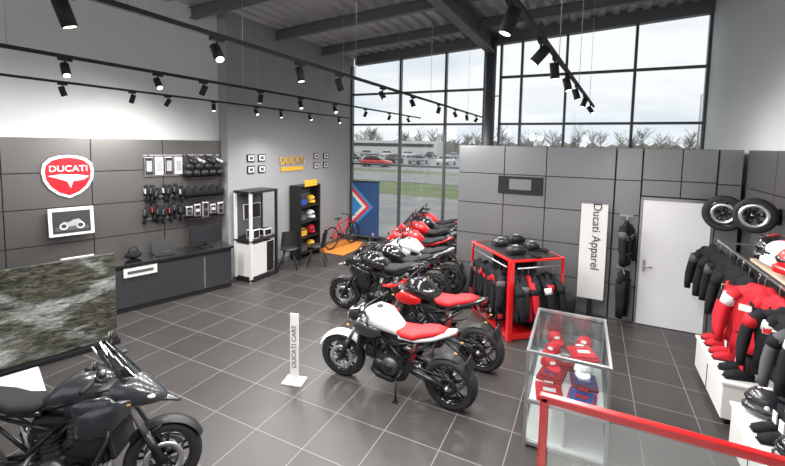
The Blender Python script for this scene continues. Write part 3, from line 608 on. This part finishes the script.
for x,y,m,r in ((.18,.3,FABR,-60),(.5,.32,FABW,-90),(.2,.62,FABR,-110),(.2,.92,FABR,-70),(.52,.95,FABR,-100)): cap(b,x,y,.747,m,r)
folded(b,.5,.64,.746,FABR,FABW,20)
b.fin('folded_team_clothing',TR(-.46,4.06,0,1))
# ---------------------------------------------------------------- right wall apparel
b=MB()
b.box((1.93,4.95,1.72),(.38,2.2,.03),WOOD)
for y in (4.0,5.0,5.95): b.box((1.95,y,1.69),(.34,.02,.05),DKM)
b.box((1.78,5.6,1.64),(.025,3.9,.025),STEEL)
for y in (3.8,5.6,7.4): b.box((1.95,y,1.64),(.34,.02,.02),STEEL)
jk=[(7.4,FAB,FAB),(7.22,FAB,FABG),(7.05,FAB,FAB),(6.85,FAB,FAB),(6.65,FAB,FABG),(6.4,FAB,FAB),(6.15,FAB,FAB),(5.9,FAB,FABR),(5.6,FABR,FAB),(5.4,FABR,FABW),(5.15,FABR,FAB),(4.9,FAB,FABR),(4.7,FAB,FABW),(4.45,FABG,FAB),(4.2,FAB,FABW),(3.95,FABW,FAB)]
for y,m,m2 in jk: jacket(b,Matrix.Translation((1.74-.06*random.random(),y,.84))@Matrix.Rotation(R_(-50+random.uniform(-30,30)),4,'Z')@Matrix.Scale(random.uniform(.92,1.04),4),m,m2)
b.fin('apparel_rail')
b=MB()
for x,y,z,R in ((1.82,7.55,2.05,.27),(1.88,6.52,2.18,.225)):
    b.T=TR(x,y,z,-20);wheel(b,0,0,R,.13,BLK)
    b.T=Matrix();b.cyl((x,y,z),(2.115,y+.05,z),.02,DKM);b.box((2.112,y+.05,z),(.025,.1,.2),DKM)
b.fin('spare_wheels')
b=MB();hs=[(5.9,BLK,RED),(5.58,WHITE,RED),(5.25,RED,WHITE),(4.92,BLK,BLACK),(4.6,WHITE,RED),(4.25,BLK,WHITE)]
for y,m,m2 in hs: helmet(b,TR(1.88,y,1.737,180+random.uniform(-35,35)),m,m2,1.15)
b.fin('helmet_row')
def bench(name,x0,x1,y0,y1,h):
    b=MB();b.box(((x0+x1)/2,(y0+y1)/2,h/2+.05),(x1-x0,y1-y0,h-.08),LAM,bev=.008);b.box(((x0+x1)/2,(y0+y1)/2,h-.01),(x1-x0+.03,y1-y0+.03,.03),LAM,bev=.005)
    for x in (x0+.08,x1-.08):
        for y in (y0+.08,y1-.08): b.cyl((x,y-.015,.045),(x,y+.015,.045),.045,BLACK,seg=14);b.box((x,y,.085),(.05,.05,.01),STEEL)
    b.box((x0-.004,(y0+y1)/2,h*.5),(.008,.006,h*.6),DKM)
    b.fin(name)
bench('rolling_bench',1.40,2.08,5.35,6.55,.50);bench('rolling_bench.001',1.38,2.08,3.9,4.95,.50)
def boot(b,M,m,m2):
    o=b.T;b.T=o@M
    b.body([(-.09,.05,.04,.05),(.0,.055,.045,.055),(.1,.045,.048,.042),(.17,.03,.035,.025)],m,n=12);b.tube([(-.04,0,.07),(-.045,0,.17),(-.05,0,.27)],[.055,.052,.058],m,12);b.box((.04,0,.008),(.28,.085,.016),BLACK,bev=.004);b.box((.02,0,.16),(.01,.06,.1),m2);b.T=o
b=MB()
for i,(x,y) in enumerate(((1.6,5.48),(1.6,5.64),(1.6,5.9),(1.6,6.05),(1.6,6.28),(1.6,6.43))): boot(b,TR(x,y,.512,180+random.uniform(-15,15)),(FABR if i>1 else FAB),(FABW if i%2 else FABR))
b.fin('riding_boots')
b=MB()
for i,(x,y) in enumerate(((1.58,4.08),(1.58,4.45),(1.58,4.8),(1.88,4.25),(1.88,4.65))):
    if i%2==0: helmet(b,TR(x,y,.507,170),BLK if i!=2 else DKP,WHITE)
    else: boot(b,TR(x,y-.07,.512,190),FAB,FABW);boot(b,TR(x,y+.07,.512,185),FAB,FABW)
b.fin('helmets_and_boots')
# ---------------------------------------------------------------- exterior
b=MB();b.box((0,110,-.25),(500,200,.1),GRASS);b.fin('ground_grass')
b=MB();b.box((-15,17,-.18),(160,11,.06),ASPH);b.box((-20,35,-.18),(240,9,.06),ASPH);b.box((-20,79,-.18),(260,70,.06),ASPH);b.fin('car_park_asphalt')
def car(name,x,y,rz,m):
    b=MB();b.body([(-2.1,.65,.75,.2),(-1.9,.68,.85,.3),(-1,.68,.88,.34),(1,.66,.88,.32),(1.8,.6,.85,.27),(2.15,.52,.7,.18)],m,n=16,e=.5)
    b.body([(-1.75,.95,.6,.12),(-1.2,1.2,.68,.25),(-.2,1.25,.7,.27),(.5,1.15,.68,.2),(1.15,.9,.62,.05)],BLK,n=16,e=.55)
    b.body([(-1.15,1.43,.5,.03),(-.5,1.5,.55,.03),(.3,1.46,.5,.03)],m,n=12)
    for x_ in (-1.3,1.35):
        for s in (-1,1): b.cyl((x_,s*.72,.33),(x_,s*.9,.33),.33,RUB,seg=20);b.cyl((x_,s*.9,.33),(x_,s*.91,.33),.2,STEEL,seg=14)
    b.fin(name,TR(x,y,-.15,rz))
cols=[GREYP,WHITE,GREYP,DKP,WHITE,DKP,GREYP,BLK,GREYP,WHITE]
k=0
for i in range(13):
    car('car'+('' if k==0 else '.%03d'%k),-58+4.2*i+random.uniform(-.5,.5),60+random.uniform(-1,1),random.choice([85,90,95]),cols[i%10]);k+=1
for i in range(13):
    car('car.%03d'%k,-82+5.5*i,86,90,cols[(i*3)%10]);k+=1
car('car.%03d'%k,-26,48,8,RED)
b=MB()
def tree(x,y,h):
    b.cyl((x,y,-.2),(x,y,h*.7),.16,BARK,r2=.05,seg=6)
    for j in range(34):
        z0=h*random.uniform(.25,.72);a=random.uniform(0,6.28);l=h*random.uniform(.18,.36);e=random.uniform(.5,1.1)
        p=Vector((x,y,z0));q=p+Vector((math.cos(a)*l*math.cos(e),math.sin(a)*l*math.cos(e),l*math.sin(e)))
        b.tube([p,(p+q)/2+Vector((0,0,-.1)),q],[.07,.05,.03],LEAF,4)
        for t in range(3):
            s=p.lerp(q,random.uniform(.4,1));a2=a+random.uniform(-1,1);b.tube([s,s+Vector((math.cos(a2)*.7,math.sin(a2)*.7,random.uniform(.4,1)))],[.045,.02],LEAF,3)
for i in range(110):
    tree(-165+2.8*i+random.uniform(-1.5,1.5),132+random.uniform(-5,6),random.uniform(6,10))
for i in range(120):
    x=-170+2.7*i;r=random.uniform(1.2,2.2);b.ell((x,140,1.2),(2.4,1,r*1.6),LEAF,seg=7,rg=4)
b.fin('tree_line')
b=MB();b.box((-62,119,1.9),(40,6,4.1),LAM);b.box((-62,115.9,2.6),(38,.2,1),FABG);b.fin('warehouse_building')
b=MB()
for x in (-30,-10,8): b.tube([(x,42,-.15),(x,42,7.5),(x+.8,42,8)],[.09,.06,.05],STEEL,8);b.box((x+1.1,42,8),(.7,.25,.1),DKM)
b.fin('street_lamps')
# ---------------------------------------------------------------- world
w=bpy.data.worlds.new('World');bpy.context.scene.world=w;w.use_nodes=True;nt=w.node_tree;nt.nodes.clear()
o=nt.nodes.new('ShaderNodeOutputWorld');bg=nt.nodes.new('ShaderNodeBackground');tc=nt.nodes.new('ShaderNodeTexCoord')
mp=nt.nodes.new('ShaderNodeMapping');mp.inputs['Scale'].default_value=(1,1,4)
n=nt.nodes.new('ShaderNodeTexNoise');n.inputs['Scale'].default_value=2.2;n.inputs['Detail'].default_value=7
r=nt.nodes.new('ShaderNodeValToRGB');r.color_ramp.elements[0].position=.38;r.color_ramp.elements[0].color=(.60,.66,.72,1);r.color_ramp.elements[1].position=.55;r.color_ramp.elements[1].color=(.80,.82,.83,1)
nt.links.new(tc.outputs['Generated'],mp.inputs[0]);nt.links.new(mp.outputs[0],n.inputs['Vector']);nt.links.new(n.outputs['Fac'],r.inputs[0]);nt.links.new(r.outputs[0],bg.inputs[0]);bg.inputs[1].default_value=1.4
nt.links.new(bg.outputs[0],o.inputs[0])
# ---------------------------------------------------------------- camera
cd=bpy.data.cameras.new('camera');cd.lens=405/785*36;cd.sensor_width=36;cd.sensor_fit='HORIZONTAL';cd.shift_y=-57.5/785;cd.clip_end=600;cd.clip_start=.05
co=bpy.data.objects.new('camera',cd);COL.objects.link(co)
co.matrix_world=Matrix.Translation((0,0,3.0))@Matrix.Rotation(R_(26.05),4,'Z')@Matrix.Rotation(R_(90-4.5),4,'X')@Matrix.Rotation(R_(1.014),4,'Z')
bpy.context.scene.camera=co
vs=bpy.context.scene.view_settings;vs.view_transform='Standard';vs.exposure=0.0;vs.gamma=1.12
